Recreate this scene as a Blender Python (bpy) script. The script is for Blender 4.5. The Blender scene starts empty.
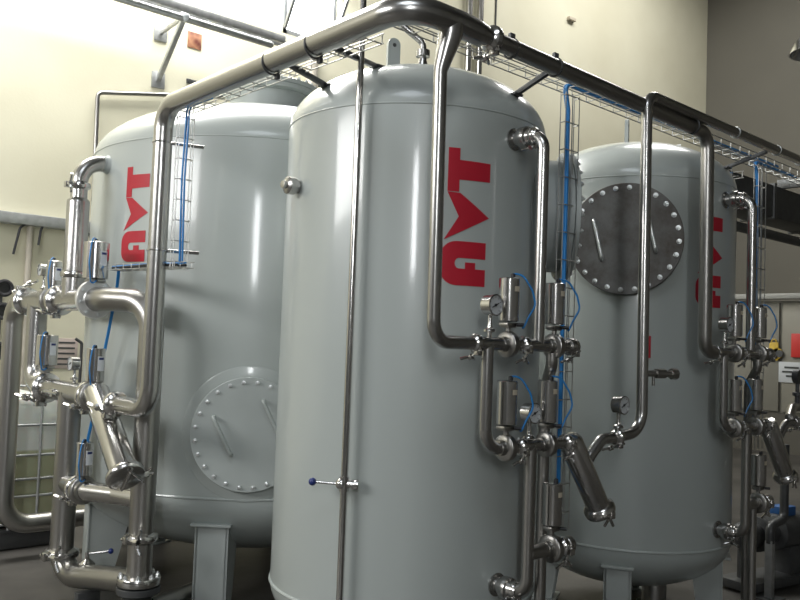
import bpy, bmesh, math, random
from mathutils import Vector, Matrix
random.seed(7)
PI = math.pi
V = Vector
SC = bpy.context.scene
COL = SC.collection
FL = -0.10                      # floor height (camera is at 1.58)
WY = 4.75                       # long wall
EX = 11.79                      # end wall
CEIL = 8.9

# ------------------------------------------------------------------ materials
def nt(name):
    m = bpy.data.materials.new(name); m.use_nodes = True
    b = m.node_tree.nodes['Principled BSDF']
    return m, m.node_tree, b

def mat(name, col, rough=.5, metal=0.0, var=.0, scale=6.0, bump=0.0, bscale=60.0, rvar=0.0, stretch=None, coat=0.0):
    m, t, b = nt(name)
    b.inputs['Base Color'].default_value = (*col, 1)
    b.inputs['Roughness'].default_value = rough
    b.inputs['Metallic'].default_value = metal
    if coat:
        b.inputs['Coat Weight'].default_value = coat
        b.inputs['Coat Roughness'].default_value = .10
    if var or rvar or bump:
        tc = t.nodes.new('ShaderNodeTexCoord')
        mp = t.nodes.new('ShaderNodeMapping')
        if stretch: mp.inputs['Scale'].default_value = stretch
        t.links.new(tc.outputs['Object'], mp.inputs[0])
    if var or rvar:
        n = t.nodes.new('ShaderNodeTexNoise'); n.inputs['Scale'].default_value = scale; n.inputs['Detail'].default_value = 6
        t.links.new(mp.outputs[0], n.inputs['Vector'])
    if var:
        r = t.nodes.new('ShaderNodeMapRange'); r.inputs[1].default_value = .3; r.inputs[2].default_value = .7
        r.inputs[3].default_value = 1 - var; r.inputs[4].default_value = 1 + var
        t.links.new(n.outputs['Fac'], r.inputs[0])
        x = t.nodes.new('ShaderNodeMix'); x.data_type = 'RGBA'; x.blend_type = 'MULTIPLY'; x.inputs[0].default_value = 1
        x.inputs[6].default_value = (*col, 1)
        t.links.new(r.outputs[0], x.inputs[7]); t.links.new(x.outputs[2], b.inputs['Base Color'])
    if rvar:
        r = t.nodes.new('ShaderNodeMapRange'); r.inputs[1].default_value = .3; r.inputs[2].default_value = .7
        r.inputs[3].default_value = max(.03, rough - rvar); r.inputs[4].default_value = rough + rvar
        t.links.new(n.outputs['Fac'], r.inputs[0]); t.links.new(r.outputs[0], b.inputs['Roughness'])
    if bump:
        n2 = t.nodes.new('ShaderNodeTexNoise'); n2.inputs['Scale'].default_value = bscale; n2.inputs['Detail'].default_value = 3
        t.links.new(mp.outputs[0], n2.inputs['Vector'])
        bp = t.nodes.new('ShaderNodeBump'); bp.inputs['Strength'].default_value = bump; bp.inputs['Distance'].default_value = .01
        t.links.new(n2.outputs['Fac'], bp.inputs['Height']); t.links.new(bp.outputs[0], b.inputs['Normal'])
    return m

STEEL = mat('stainless_steel', (.475, .468, .455), .27, 1.0, var=.02, scale=2)
STEELB = mat('bright_stainless_steel', (.62, .61, .595), .19, 1.0, var=.015, scale=2)
STEELD = mat('dull_stainless_steel', (.40, .39, .37), .33, 1.0, var=.03, scale=2)
WIRE = mat('galvanised_wire', (.50, .50, .48), .38, .85, var=.1, scale=20)
PAINT = mat('light_grey_gloss_paint', (.415, .452, .438), .32, 0, var=.012, scale=1.2, bump=.03, bscale=14, coat=.6)
PAINT2 = mat('grey_satin_paint', (.39, .422, .41), .42, 0, var=.05, scale=5)
RED = mat('red_lettering_paint', (.46, .012, .03), .38, 0, var=.05, scale=8)
BLUE = mat('blue_air_tube', (.02, .21, .54), .35, 0)
BLUEK = mat('dark_blue_plastic', (.02, .035, .16), .3, 0)
BLACK = mat('black_plastic', (.018, .018, .02), .45, 0)
DARK = mat('dark_grey_metal', (.085, .088, .09), .45, .5, var=.15, scale=12)
WHITE = mat('white_label', (.74, .77, .80), .5, 0)
CREAMLAB = mat('beige_label', (.52, .46, .36), .55, 0)
DIAL = mat('dial_white', (.55, .57, .58), .35, 0)
ZINC = mat('zinc_bolt', (.72, .74, .74), .3, .8)
GALV = mat('galvanised_steel', (.42, .43, .43), .45, .75, var=.15, scale=15)
LAMPAL = mat('polished_aluminium', (.75, .76, .77), .18, 1.0)
CAB = mat('cabinet_grey_beige', (.21, .20, .165), .5, 0, var=.04, scale=3)
YEL = mat('yellow_plastic', (.50, .33, .03), .5, 0)
REDS = mat('red_sign_plastic', (.50, .03, .025), .5, 0)
RUST = mat('beige_vertical_pipe_paint', (.48, .44, .37), .5, .2, var=.08, scale=6)

def wall_mat():
    m, t, b = nt('cream_painted_wall')
    b.inputs['Roughness'].default_value = .75
    tc = t.nodes.new('ShaderNodeTexCoord')
    n = t.nodes.new('ShaderNodeTexNoise'); n.inputs['Scale'].default_value = .9; n.inputs['Detail'].default_value = 8
    t.links.new(tc.outputs['Object'], n.inputs['Vector'])
    r = t.nodes.new('ShaderNodeValToRGB')
    r.color_ramp.elements[0].position = .3; r.color_ramp.elements[0].color = (.60, .57, .43, 1)
    r.color_ramp.elements[1].position = .75; r.color_ramp.elements[1].color = (.69, .665, .52, 1)
    t.links.new(n.outputs['Fac'], r.inputs[0]); t.links.new(r.outputs[0], b.inputs['Base Color'])
    n2 = t.nodes.new('ShaderNodeTexNoise'); n2.inputs['Scale'].default_value = 40
    t.links.new(tc.outputs['Object'], n2.inputs['Vector'])
    bp = t.nodes.new('ShaderNodeBump'); bp.inputs['Strength'].default_value = .08; bp.inputs['Distance'].default_value = .01
    t.links.new(n2.outputs['Fac'], bp.inputs['Height']); t.links.new(bp.outputs[0], b.inputs['Normal'])
    return m
WALL = wall_mat()
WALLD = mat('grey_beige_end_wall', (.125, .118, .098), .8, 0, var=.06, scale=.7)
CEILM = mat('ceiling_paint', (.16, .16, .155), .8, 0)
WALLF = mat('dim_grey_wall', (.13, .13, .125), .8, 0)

def floor_mat():
    m, t, b = nt('worn_concrete_floor')
    tc = t.nodes.new('ShaderNodeTexCoord')
    n = t.nodes.new('ShaderNodeTexNoise'); n.inputs['Scale'].default_value = 1.3; n.inputs['Detail'].default_value = 9; n.inputs['Roughness'].default_value = .65
    t.links.new(tc.outputs['Object'], n.inputs['Vector'])
    r = t.nodes.new('ShaderNodeValToRGB')
    r.color_ramp.elements[0].position = .3; r.color_ramp.elements[0].color = (.035, .033, .03, 1)
    r.color_ramp.elements[1].position = .72; r.color_ramp.elements[1].color = (.10, .094, .084, 1)
    t.links.new(n.outputs['Fac'], r.inputs[0]); t.links.new(r.outputs[0], b.inputs['Base Color'])
    b.inputs['Roughness'].default_value = .5
    return m
FLOORM = floor_mat()

def cover_mat():
    m, t, b = nt('weathered_steel_cover')
    tc = t.nodes.new('ShaderNodeTexCoord')
    n = t.nodes.new('ShaderNodeTexNoise'); n.inputs['Scale'].default_value = 5.5; n.inputs['Detail'].default_value = 9; n.inputs['Roughness'].default_value = .7
    t.links.new(tc.outputs['Object'], n.inputs['Vector'])
    r = t.nodes.new('ShaderNodeValToRGB')
    r.color_ramp.elements[0].position = .33; r.color_ramp.elements[0].color = (.085, .072, .06, 1)
    r.color_ramp.elements[1].position = .62; r.color_ramp.elements[1].color = (.175, .175, .17, 1)
    t.links.new(n.outputs['Fac'], r.inputs[0]); t.links.new(r.outputs[0], b.inputs['Base Color'])
    b.inputs['Roughness'].default_value = .6; b.inputs['Metallic'].default_value = .05
    return m
COVER = cover_mat()

def liquid_mat():
    m, t, b = nt('translucent_tote_plastic')
    tc = t.nodes.new('ShaderNodeTexCoord'); s = t.nodes.new('ShaderNodeSeparateXYZ')
    t.links.new(tc.outputs['Object'], s.inputs[0])
    r = t.nodes.new('ShaderNodeValToRGB'); r.color_ramp.interpolation = 'LINEAR'
    r.color_ramp.elements[0].position = .735; r.color_ramp.elements[0].color = (.40, .41, .27, 1)
    r.color_ramp.elements[1].position = .75; r.color_ramp.elements[1].color = (.62, .64, .60, 1)
    t.links.new(s.outputs['Z'], r.inputs[0]); t.links.new(r.outputs[0], b.inputs['Base Color'])
    b.inputs['Roughness'].default_value = .35; b.inputs['Subsurface Weight'].default_value = .15
    return m
TOTE = liquid_mat()

def poster_mat():
    m, t, b = nt('brown_printed_notice')
    tc = t.nodes.new('ShaderNodeTexCoord')
    n = t.nodes.new('ShaderNodeTexVoronoi'); n.inputs['Scale'].default_value = 14
    t.links.new(tc.outputs['Object'], n.inputs['Vector'])
    r = t.nodes.new('ShaderNodeValToRGB')
    r.color_ramp.elements[0].position = .2; r.color_ramp.elements[0].color = (.13, .03, .02, 1)
    r.color_ramp.elements[1].position = .8; r.color_ramp.elements[1].color = (.40, .20, .11, 1)
    t.links.new(n.outputs['Distance'], r.inputs[0]); t.links.new(r.outputs[0], b.inputs['Base Color'])
    return m
POSTER = poster_mat()
GLASSW = bpy.data.materials.new('bright_sky_pane'); GLASSW.use_nodes = True
_b = GLASSW.node_tree.nodes['Principled BSDF']
_b.inputs['Base Color'].default_value = (.9, .95, 1, 1)
_b.inputs['Emission Color'].default_value = (.90, .95, 1, 1); _b.inputs['Emission Strength'].default_value = 14

# ------------------------------------------------------------------ mesh helpers
def basis(ax):
    z = V(ax).normalized()
    a = V((0, 0, 1)) if abs(z.z) < .9 else V((1, 0, 0))
    x = a.cross(z).normalized(); y = z.cross(x)
    return x, y, z

class G:
    def __init__(s): s.bm = bmesh.new()
    def rings(s, rings, cap0=True, cap1=True, closed=False):
        bm = s.bm; L = [[bm.verts.new(p) for p in r] for r in rings]; n = len(L[0])
        m = len(L)
        for i in range(m if closed else m - 1):
            a, b = L[i], L[(i + 1) % m]
            for k in range(n):
                j = (k + 1) % n
                bm.faces.new((a[k], a[j], b[j], b[k]))
        if not closed:
            if cap0: bm.faces.new(list(reversed(L[0])))
            if cap1: bm.faces.new(L[-1])
        return s
    def tube(s, pts, r, bend=.1, seg=18, caps=True, bseg=8):
        pts = [V(p) for p in pts]; rr = r if isinstance(r, (list, tuple)) else None
        path = []
        for i, p in enumerate(pts):
            if i == 0 or i == len(pts) - 1: path.append(p); continue
            b = bend[i - 1] if isinstance(bend, (list, tuple)) else bend
            d0 = (pts[i - 1] - p); d1 = (pts[i + 1] - p)
            l0, l1 = d0.length, d1.length; d0.normalize(); d1.normalize()
            ang = d0.angle(d1); t = b / math.tan(ang / 2) if ang < PI - .01 else 0
            t = min(t, l0 * (.98 if i == 1 else .49), l1 * (.98 if i == len(pts) - 2 else .49))
            if t < 1e-4: path.append(p); continue
            R = t * math.tan(ang / 2)
            bis = (d0 + d1).normalized(); c = p + bis * (R / math.sin(ang / 2))
            a = (p + d0 * t) - c; e = (p + d1 * t) - c; tot = a.angle(e); axx = a.cross(e).normalized()
            for k in range(bseg + 1):
                path.append(c + Matrix.Rotation(tot * k / bseg, 3, axx) @ a)
        P2 = [path[0]]
        for p in path[1:]:
            if (p - P2[-1]).length > 1e-4: P2.append(p)
        path = P2
        T = []
        for i in range(len(path)):
            a = path[max(0, i - 1)]; b = path[min(len(path) - 1, i + 1)]
            T.append((b - a).normalized())
        x, y, z = basis(T[0]); rings = []
        for i, p in enumerate(path):
            if i:
                q = T[i - 1].rotation_difference(T[i]); x = q @ x; y = q @ y
            rings.append([p + (x * math.cos(2 * PI * k / seg) + y * math.sin(2 * PI * k / seg)) * r for k in range(seg)])
        return s.rings(rings, caps, caps)
    def lathe(s, prof, o=(0, 0, 0), ax=(0, 0, 1), seg=28, cap0=True, cap1=True):
        x, y, z = basis(ax); o = V(o)
        return s.rings([[o + z * h + (x * math.cos(2 * PI * k / seg) + y * math.sin(2 * PI * k / seg)) * max(r, 1e-5) for k in range(seg)] for r, h in prof], cap0, cap1)
    def cyl(s, a, b, r, r2=None, seg=20, bev=0):
        a = V(a); b = V(b); L = (b - a).length; r2 = r if r2 is None else r2
        if bev: pr = [(r - bev, 0), (r, bev), (r2, L - bev), (r2 - bev, L)]
        else: pr = [(r, 0), (r2, L)]
        return s.lathe(pr, a, b - a, seg)
    def torus(s, c, ax, R, r, seg=32, ms=10):
        x, y, z = basis(ax); c = V(c); rings = []
        for i in range(seg):
            a = 2 * PI * i / seg; d = x * math.cos(a) + y * math.sin(a)
            rings.append([c + d * (R + r * math.cos(2 * PI * k / ms)) + z * (r * math.sin(2 * PI * k / ms)) for k in range(ms)])
        return s.rings(rings, closed=True)
    def box(s, c, size, M=None, bev=.003):
        b2 = bmesh.new(); bmesh.ops.create_cube(b2, size=1)
        for v in b2.verts: v.co = V((v.co.x * size[0], v.co.y * size[1], v.co.z * size[2]))
        bv = min(bev, min(size) * .3)
        if bv > 0: bmesh.ops.bevel(b2, geom=list(b2.edges), offset=bv, segments=2, affect='EDGES', profile=.5)
        for v in b2.verts: v.co = (M @ v.co if M else v.co) + V(c)
        s.merge(b2); return s
    def merge(s, b2):
        me = bpy.data.meshes.new('t'); b2.to_mesh(me); b2.free(); s.bm.from_mesh(me); bpy.data.meshes.remove(me)
    def sphere(s, c, r, sz=1, seg=16):
        b2 = bmesh.new(); bmesh.ops.create_uvsphere(b2, u_segments=seg, v_segments=seg // 2, radius=r)
        for v in b2.verts: v.co = V((v.co.x, v.co.y, v.co.z * sz)) + V(c)
        s.merge(b2); return s
    def prism(s, poly, fn, t0, t1):
        """poly: 2D outline; fn(u, v, t) -> point; extruded t0..t1"""
        bm = s.bm; a = [bm.verts.new(fn(u, v, t0)) for u, v in poly]; b = [bm.verts.new(fn(u, v, t1)) for u, v in poly]
        n = len(poly)
        bm.faces.new(a); bm.faces.new(list(reversed(b)))
        for i in range(n): bm.faces.new((a[i], b[i], b[(i + 1) % n], a[(i + 1) % n]))
        return s
    def bar(s, a, b, w, h, up=(0, 0, 1)):
        a = V(a); b = V(b); z = (b - a); L = z.length; z.normalize(); u = V(up)
        if abs(z.dot(u)) > .95: u = V((1, 0, 0))
        x = u.cross(z).normalized(); y = z.cross(x)
        M = Matrix((x, y, z)).transposed()
        return s.box((a + b) / 2, (w, h, L), M, bev=.002)

BASE = {}
def rootof(o):
    while o.parent: o = o.parent
    return o
def finish(me, ang=40):
    bm = bmesh.new(); bm.from_mesh(me); bmesh.ops.recalc_face_normals(bm, faces=bm.faces); bm.to_mesh(me); bm.free()
    me.polygons.foreach_set('use_smooth', [True] * len(me.polygons))
    me.set_sharp_from_angle(angle=math.radians(ang))
def part(name, g, m, parent=None, label=None, ang=40, kind=None):
    base = V((0, 0, 0))
    if parent is not None: base = BASE[rootof(parent).name]
    else:
        mn = [min(v.co[i] for v in g.bm.verts) for i in range(3)]; mx = [max(v.co[i] for v in g.bm.verts) for i in range(3)]
        base = V(((mn[0] + mx[0]) / 2, (mn[1] + mx[1]) / 2, mn[2]))
    bmesh.ops.translate(g.bm, verts=g.bm.verts, vec=-base)
    me = bpy.data.meshes.new(name); g.bm.to_mesh(me); g.bm.free(); finish(me, ang)
    me.materials.append(m)
    o = bpy.data.objects.new(name, me); COL.objects.link(o)
    if parent is not None: o.parent = parent
    else: o.location = base; BASE[o.name] = base
    if label: o['label'] = label
    if kind: o['kind'] = kind
    return o
def tag(o, label, cat, group=None):
    o['label'] = label; o['category'] = cat
    if group: o['group'] = group
    return o
def thing(name, label, cat, loc, rotz=0, group=None, local=False):
    o = bpy.data.objects.new(name, None); COL.objects.link(o); o.empty_display_size = .1
    o.location = loc; o.rotation_euler = (0, 0, rotz)
    BASE[o.name] = V((0, 0, 0)) if local else V(loc)
    return tag(o, label, cat, group)
def struct(name, g, m):
    o = part(name, g, m); o['kind'] = 'structure'; return o
def inst(src, name, parent, loc, q=None):
    """copy of a small part (shared mesh) placed in the parent's space"""
    o = src.copy(); o.name = name; COL.objects.link(o); o.parent = parent
    o.location = V(loc) - BASE[rootof(parent).name]
    if q is not None: o.rotation_mode = 'QUATERNION'; o.rotation_quaternion = q
    return o

# bolt prototype mesh
def mk_mesh(name, g, m):
    me = bpy.data.meshes.new(name); g.bm.to_mesh(me); g.bm.free(); finish(me); me.materials.append(m); return me
g = G(); g.lathe([(.013, 0), (.013, .003)], seg=16); g.lathe([(.0105, .003), (.0105, .013), (.006, .0145)], seg=6); g.lathe([(.0055, .0145), (.0055, .019)], seg=10)
BOLT = mk_mesh('bolt', g, ZINC)
def bolts(parent, c, ax, R, n, ph=0, s=1.0, label=None):
    x, y, z = basis(ax); q = V((0, 0, 1)).rotation_difference(z)
    for k in range(n):
        a = 2 * PI * k / n + ph
        p = V(c) + (x * math.cos(a) + y * math.sin(a)) * R
        o = bpy.data.objects.new('bolt', BOLT); COL.objects.link(o); o.parent = parent
        o.location = p - BASE[rootof(parent).name]; o.rotation_mode = 'QUATERNION'; o.rotation_quaternion = q; o.scale = (s, s, s)

def clamp(parent, c, ax, r, wing=(0, 0, -1), name='clamp', wl=1.0):
    """tri-clamp ferrule ring with a wing nut"""
    c = V(c); w = .012 + r * .16
    g = G(); g.lathe([(r * 1.0, -w * 1.5), (r * 1.22, -w), (r * 1.42, -w * .75), (r * 1.48, -w * .3), (r * 1.48, w * .3), (r * 1.42, w * .75), (r * 1.22, w), (r * 1.0, w * 1.5)], c, ax, 30)
    o = part(name, g, STEELB, parent)
    wv = V(wing).normalized(); az = V(ax).normalized(); t = az.cross(wv).normalized()
    p = c + wv * r * 1.5
    g = G(); L = (.014 + r * .25) * wl
    g.box(p, (L * 1.3,) * 3, bev=.004)
    g.cyl(p - t * L * 1.3, p + t * L * 2.6, L * .28, seg=10)
    e = p + t * L * 2.2
    g.cyl(e - t * L * .4, e + t * L * .4, L * .55, seg=12)
    for sg in (-1, 1):
        g.tube([e, e + az * sg * L * 1.0 + t * L * .3, e + az * sg * L * 2.0 + t * L * 1.0], L * .3, bend=.004, seg=8)
    part('wing_nut', g, STEELB, o)
    return o

# ------------------------------------------------------------------ camera (world: X along the row of tanks, Y towards the long wall)
M0 = ((0.743, -0.669, 0.036), (0.061, 0.013, -0.998), (0.667, 0.743, 0.05))
def camrows():
    f = V((0, math.cos(.05), math.sin(.05))); rt = V((1, 0, 0)); up = V((0, -math.sin(.05), math.cos(.05)))
    c, s = math.cos(.0365), math.sin(.0365)
    r2 = rt * c + up * s; u2 = -rt * s + up * c
    d = V((1.518 - .058, 5.555 - 4.245)).normalized(); n = V((d.y, -d.x))
    cv = lambda v: V((v.x * d.x + v.y * d.y, -(v.x * n.x + v.y * n.y), v.z))
    return cv(r2), cv(u2), cv(f)
r_, u_, f_ = camrows()
cam = bpy.data.cameras.new('camera'); co = bpy.data.objects.new('camera', cam); COL.objects.link(co)
cam.sensor_width = 36; cam.lens = 36 * 837 / 800; cam.clip_start = .05
Mx = Matrix((r_, u_, -f_)).transposed().to_4x4(); Mx.translation = V((-2.878, -3.121, 1.58))
co.matrix_world = Mx; SC.camera = co

# ------------------------------------------------------------------ room shell
XL, YB = -9.5, -8.0
CLOW, XSTEP = 6.75, 4.3           # unseen ceiling drop at left, added so its skylight brightens the upper wall
def slab(name, x0, x1, y0, y1, z0, z1, m):
    g = G(); g.box(((x0 + x1) / 2, (y0 + y1) / 2, (z0 + z1) / 2), (x1 - x0, y1 - y0, z1 - z0), bev=0); return struct(name, g, m)
slab('floor', XL - .2, EX + .2, YB - .2, WY + .2, FL - .2, FL, FLOORM)
# long wall with a window opening
W0, W1, Z0, Z1 = 2.26, 3.02, 5.02, 6.45
g = G()
for (a, b, c, d) in ((XL - .2, W0, FL, CEIL), (W1, EX + .2, FL, CEIL), (W0, W1, FL, Z0), (W0, W1, Z1, CEIL)):
    g.box(((a + b) / 2, WY + .1, (c + d) / 2), (b - a, .2, d - c), bev=0)
struct('wall_back', g, WALL)
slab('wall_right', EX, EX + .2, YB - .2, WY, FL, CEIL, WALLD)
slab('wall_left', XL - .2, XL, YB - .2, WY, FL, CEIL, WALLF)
FW = (-7.75, -6.85, 3.0, 5.6)
g = G()
for (a, b, c, d) in ((XL, FW[0], FL, CEIL), (FW[1], EX, FL, CEIL), (FW[0], FW[1], FL, FW[2]), (FW[0], FW[1], FW[3], CEIL)):
    g.box(((a + b) / 2, YB - .1, (c + d) / 2), (b - a, .2, d - c), bev=0)
struct('wall_front', g, WALLF)
# ceiling with skylight openings
SKYL = [(-2.9, 2.3, 2.9, 4.5), (-5.2, -2.6, -4.6, -2.0)]; SKYH = [(5.2, 9.6, 1.6, 3.2)]
g = G()
def roof(g, x0, x1, z, SKY):
    xs = sorted({x0, x1} | {s[0] for s in SKY} | {s[1] for s in SKY}); ys = sorted({YB - .2, WY + .2} | {s[2] for s in SKY} | {s[3] for s in SKY})
    for i in range(len(xs) - 1):
        for j in range(len(ys) - 1):
            cx, cy = (xs[i] + xs[i + 1]) / 2, (ys[j] + ys[j + 1]) / 2
            if any(s[0] < cx < s[1] and s[2] < cy < s[3] for s in SKY): continue
            g.box((cx, cy, z + .1), (xs[i + 1] - xs[i], ys[j + 1] - ys[j], .2), bev=0)
roof(g, XL - .2, XSTEP, CLOW, SKYL); roof(g, XSTEP, EX + .2, CEIL, SKYH)
g.box((XSTEP + .05, (YB + WY) / 2, (CLOW + CEIL) / 2 + .1), (.1, WY - YB + .4, CEIL - CLOW + .2), bev=0)
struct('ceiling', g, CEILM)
# the window in the long wall: frame, pane and a hopper sash
g = G(); t = .06
for (a, b, c, d) in ((W0, W0 + t, Z0, Z1), (W1 - t, W1, Z0, Z1), (W0, W1, Z0, Z0 + t), (W0, W1, Z1 - t, Z1)):
    g.box(((a + b) / 2, WY + .05, (c + d) / 2), (b - a, .08, d - c), bev=.004)
win = struct('window_1', g, GALV)
g = G(); g.box(((W0 + W1) / 2, WY + .08, (Z0 + Z1) / 2), (W1 - W0 - .02, .01, Z1 - Z0 - .02), bev=0)
pane = part('pane', g, GLASSW); pane.parent = win; pane.location = V(pane.location) - V(win.location)
g = G()
a0 = V((W0 + .02, WY - .01, Z0 + .06)); a1 = a0 + V((0, -.30, .55))
g.bar(a0, a1, .035, .035); g.bar(a0 + V((.68, 0, 0)), a1 + V((.68, 0, 0)), .035, .035); g.bar(a1, a1 + V((.68, 0, 0)), .035, .035)
sash = part('window_sash', g, GALV); sash.parent = win; sash.location = V(sash.location) - V(win.location)

# ------------------------------------------------------------------ lights
def area(name, loc, size, energy, col, target):
    l = bpy.data.lights.new(name, 'AREA'); l.shape = 'RECTANGLE'; l.size, l.size_y = size; l.energy = energy; l.color = col
    o = bpy.data.objects.new(name, l); COL.objects.link(o); o.location = loc
    o.rotation_euler = (V(target) - V(loc)).to_track_quat('-Z', 'Y').to_euler(); return o
area('skylight_over_wall', (-.3, 3.7, CLOW + .05), (5.1, 1.55), 480, (1, .985, .95), (-.3, 3.7, 0))
area('skylight_far', (7.4, 2.4, CEIL + .05), (4.3, 1.55), 300, (1, .985, .94), (7.4, 2.4, 0))
area('skylight_over_aisle', (-3.9, -3.3, CLOW + .05), (2.5, 2.5), 80, (.86, .93, 1), (-3.9, -3.3, 0))
area('window_daylight', (W0 + .38, WY - .05, 5.7), (.7, 1.3), 80, (.95, .98, 1), (W0 + .5, 0, 2.5))
area('side_window_daylight', (XL + .1, 1.6, 4.4), (4.5, 2.6), 560, (.99, .985, .97), (0, 1.4, 2.2))
area('tall_window_daylight', ((FW[0] + FW[1]) / 2, YB - .05, (FW[2] + FW[3]) / 2), (.85, 2.5), 190, (.97, .99, 1), (-3, 0, 4.3))
w = bpy.data.worlds.new('sky'); SC.world = w; w.use_nodes = True
bg = w.node_tree.nodes['Background']; bg.inputs[0].default_value = (.85, .92, 1, 1); bg.inputs[1].default_value = 1.0
SC.view_settings.view_transform = 'Standard'; SC.view_settings.look = 'None'; SC.view_settings.exposure = 0.2; SC.view_settings.gamma = 1

# ------------------------------------------------------------------ tanks
def dome_z(T, r): return T['zt'] + T['h'] * math.sqrt(max(0, 1 - (r / T['R']) ** 2))
T1 = dict(x=.523, y=2.212, R=1.228, zt=2.79, zb=.61, h=.43, hb=.50)
T2 = dict(x=0, y=0, R=.65, zt=2.622, zb=.411, h=.325)
T3 = dict(x=1.985, y=0, R=.65, zt=2.622, zb=.411, h=.325)
def pol(T, ang, r, z): a = math.radians(ang); return V((T['x'] + r * math.cos(a), T['y'] + r * math.sin(a), z))

LET = {
 'letter_T': [(0, 0), (.26, 0), (.26, -.052), (1, -.054), (1, -.137), (.26, -.139), (.26, -.192), (0, -.192)],
 'letter_V': [(0, -.194), (.29, -.197), (1.0, -.297), (-.05, -.405), (.27, -.300)],
}
def arcp(cu, cv, ru, rv, a0, a1, n=8): return [(cu + ru * math.cos(math.radians(a0 + (a1 - a0) * i / n)), cv + rv * math.sin(math.radians(a0 + (a1 - a0) * i / n))) for i in range(n + 1)]
A = [(.94, -.408), (.42, -.408)] + arcp(.25, -.475, .36, .067, 90, 180) + arcp(.25, -.535, .36, .066, 180, 270) + [(.42, -.601), (.94, -.601), (.94, -.527), (.69, -.527), (.69, -.499), (.45, -.499), (.45, -.527), (.30, -.527)] + arcp(.30, -.504, .09, .023, 270, 90, 6) + [(.94, -.481)]
LET['letter_A'] = A
def lettering(tank, T, ang_left, ztop, width=.204):
    for nm in ('letter_T', 'letter_V', 'letter_A'):
        b = bmesh.new(); vs = [b.verts.new((u * width, v, 0)) for u, v in LET[nm]]
        f = b.faces.new(vs); f.normal_update(); bmesh.ops.triangulate(b, faces=[f])
        x0 = -.06
        while x0 < .24:
            bmesh.ops.bisect_plane(b, geom=list(b.verts) + list(b.edges) + list(b.faces), plane_co=(x0, 0, 0), plane_no=(1, 0, 0)); x0 += .012
        top = []
        a0 = math.radians(ang_left); R = T['R'] + .0008
        for v in list(b.verts):
            a = a0 + v.co.x / T['R']
            v.co = V((T['x'] + R * math.cos(a), T['y'] + R * math.sin(a), ztop + v.co.y))
        r = bmesh.ops.extrude_face_region(b, geom=list(b.faces))
        for e in r['geom']:
            if isinstance(e, bmesh.types.BMVert):
                d = V((e.co.x - T['x'], e.co.y - T['y'], 0)).normalized(); e.co += d * .0012
        g = G(); g.bm.free(); g.bm = b
        part(nm, g, RED, tank, label='red letter painted on the shell' if nm == 'letter_T' else None)

def ellipse(R, h, n=16): return [(R * math.cos(PI / 2 * i / n), h * math.sin(PI / 2 * i / n)) for i in range(n + 1)]
def tank_body(t, T, seg=112):
    prof = [(max(r, .002), T['zb'] - z) for r, z in reversed(ellipse(T['R'], T.get('hb', T['h'])))] + [(r, T['zt'] + z) for r, z in ellipse(T['R'], T['h'])]
    prof[-1] = (.002, prof[-1][1])
    g = G(); g.lathe(prof, (T['x'], T['y'], 0), seg=seg)
    part('shell', g, PAINT, t, ang=60)
    for z, r in ((T['zt'], .0045), (T['zb'], .009)):
        g = G(); g.torus((T['x'], T['y'], z), (0, 0, 1), T['R'] - .001, r, seg=112, ms=8)
        part('weld_seam', g, PAINT, t)
    g = G()
    for k in (0,): g.cyl(pol(T, 20, T['R'] - .002, T['zb']), pol(T, 20, T['R'] - .002, T['zt']), .004, seg=8)
    part('weld_seam', g, PAINT, t)

def manhole(t, T, ang, z, r, off, m_neck, m_cover, nb=24, handles=((-.42, .1), (.42, .1)), tilt=25, pad=True, ph=0.1, bs=1.0):
    a = math.radians(ang); n = V((math.cos(a), math.sin(a), 0)); s = V((-math.sin(a), math.cos(a), 0)); c = V((T['x'], T['y'], z))
    R = T['R']
    if pad:
        rr = r * 1.19
        g = G(); N = 72; rg = []
        for (q, hh) in ((rr * .7, .004), (rr - .008, .007), (rr, .0045), (rr + .001, -.004)):
            ring = []
            for k in range(N):
                b = 2 * PI * k / N; u = q * math.cos(b); w = q * math.sin(b); th = u / R
                ring.append(V((T['x'], T['y'], z + w)) + n * ((R + hh) * math.cos(th)) + s * ((R + hh) * math.sin(th)))
            rg.append(ring)
        g.rings(rg, False, False); part('reinforcing_pad', g, m_neck, t)
    g = G(); g.lathe([(r * .88, R - .16), (r * .88, R + off - .055), (r * .99, R + off - .053), (r * 1.0, R + off - .05), (r * 1.0, R + off - .030), (r * .97, R + off - .029)], c, n, 64)
    part('manhole_neck', g, m_neck, t)
    g = G(); g.lathe([(r * .97, R + off - .026), (r, R + off - .024), (r, R + off - .003), (r - .003, R + off)], c, n, 72)
    cv = part('manhole_cover', g, m_cover, t, label='round bolted manhole cover')
    bolts(cv, c + n * (R + off), n, r * .915, nb, ph, bs)
    for (hu, hw) in handles:
        ct = c + n * (R + off) + s * hu * r + V((0, 0, hw * r)); dd = (V((0, 0, 1)) * math.cos(math.radians(tilt)) - s * math.sin(math.radians(tilt))); h = r * .36
        p0, p1 = ct - dd * h, ct + dd * h
        g = G(); g.tube([p0 - n * .004, p0 + n * .045, p1 + n * .045, p1 - n * .004], .0115, bend=.02, seg=10)
        part('handle', g, ZINC if m_cover is COVER else PAINT2, cv)

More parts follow.
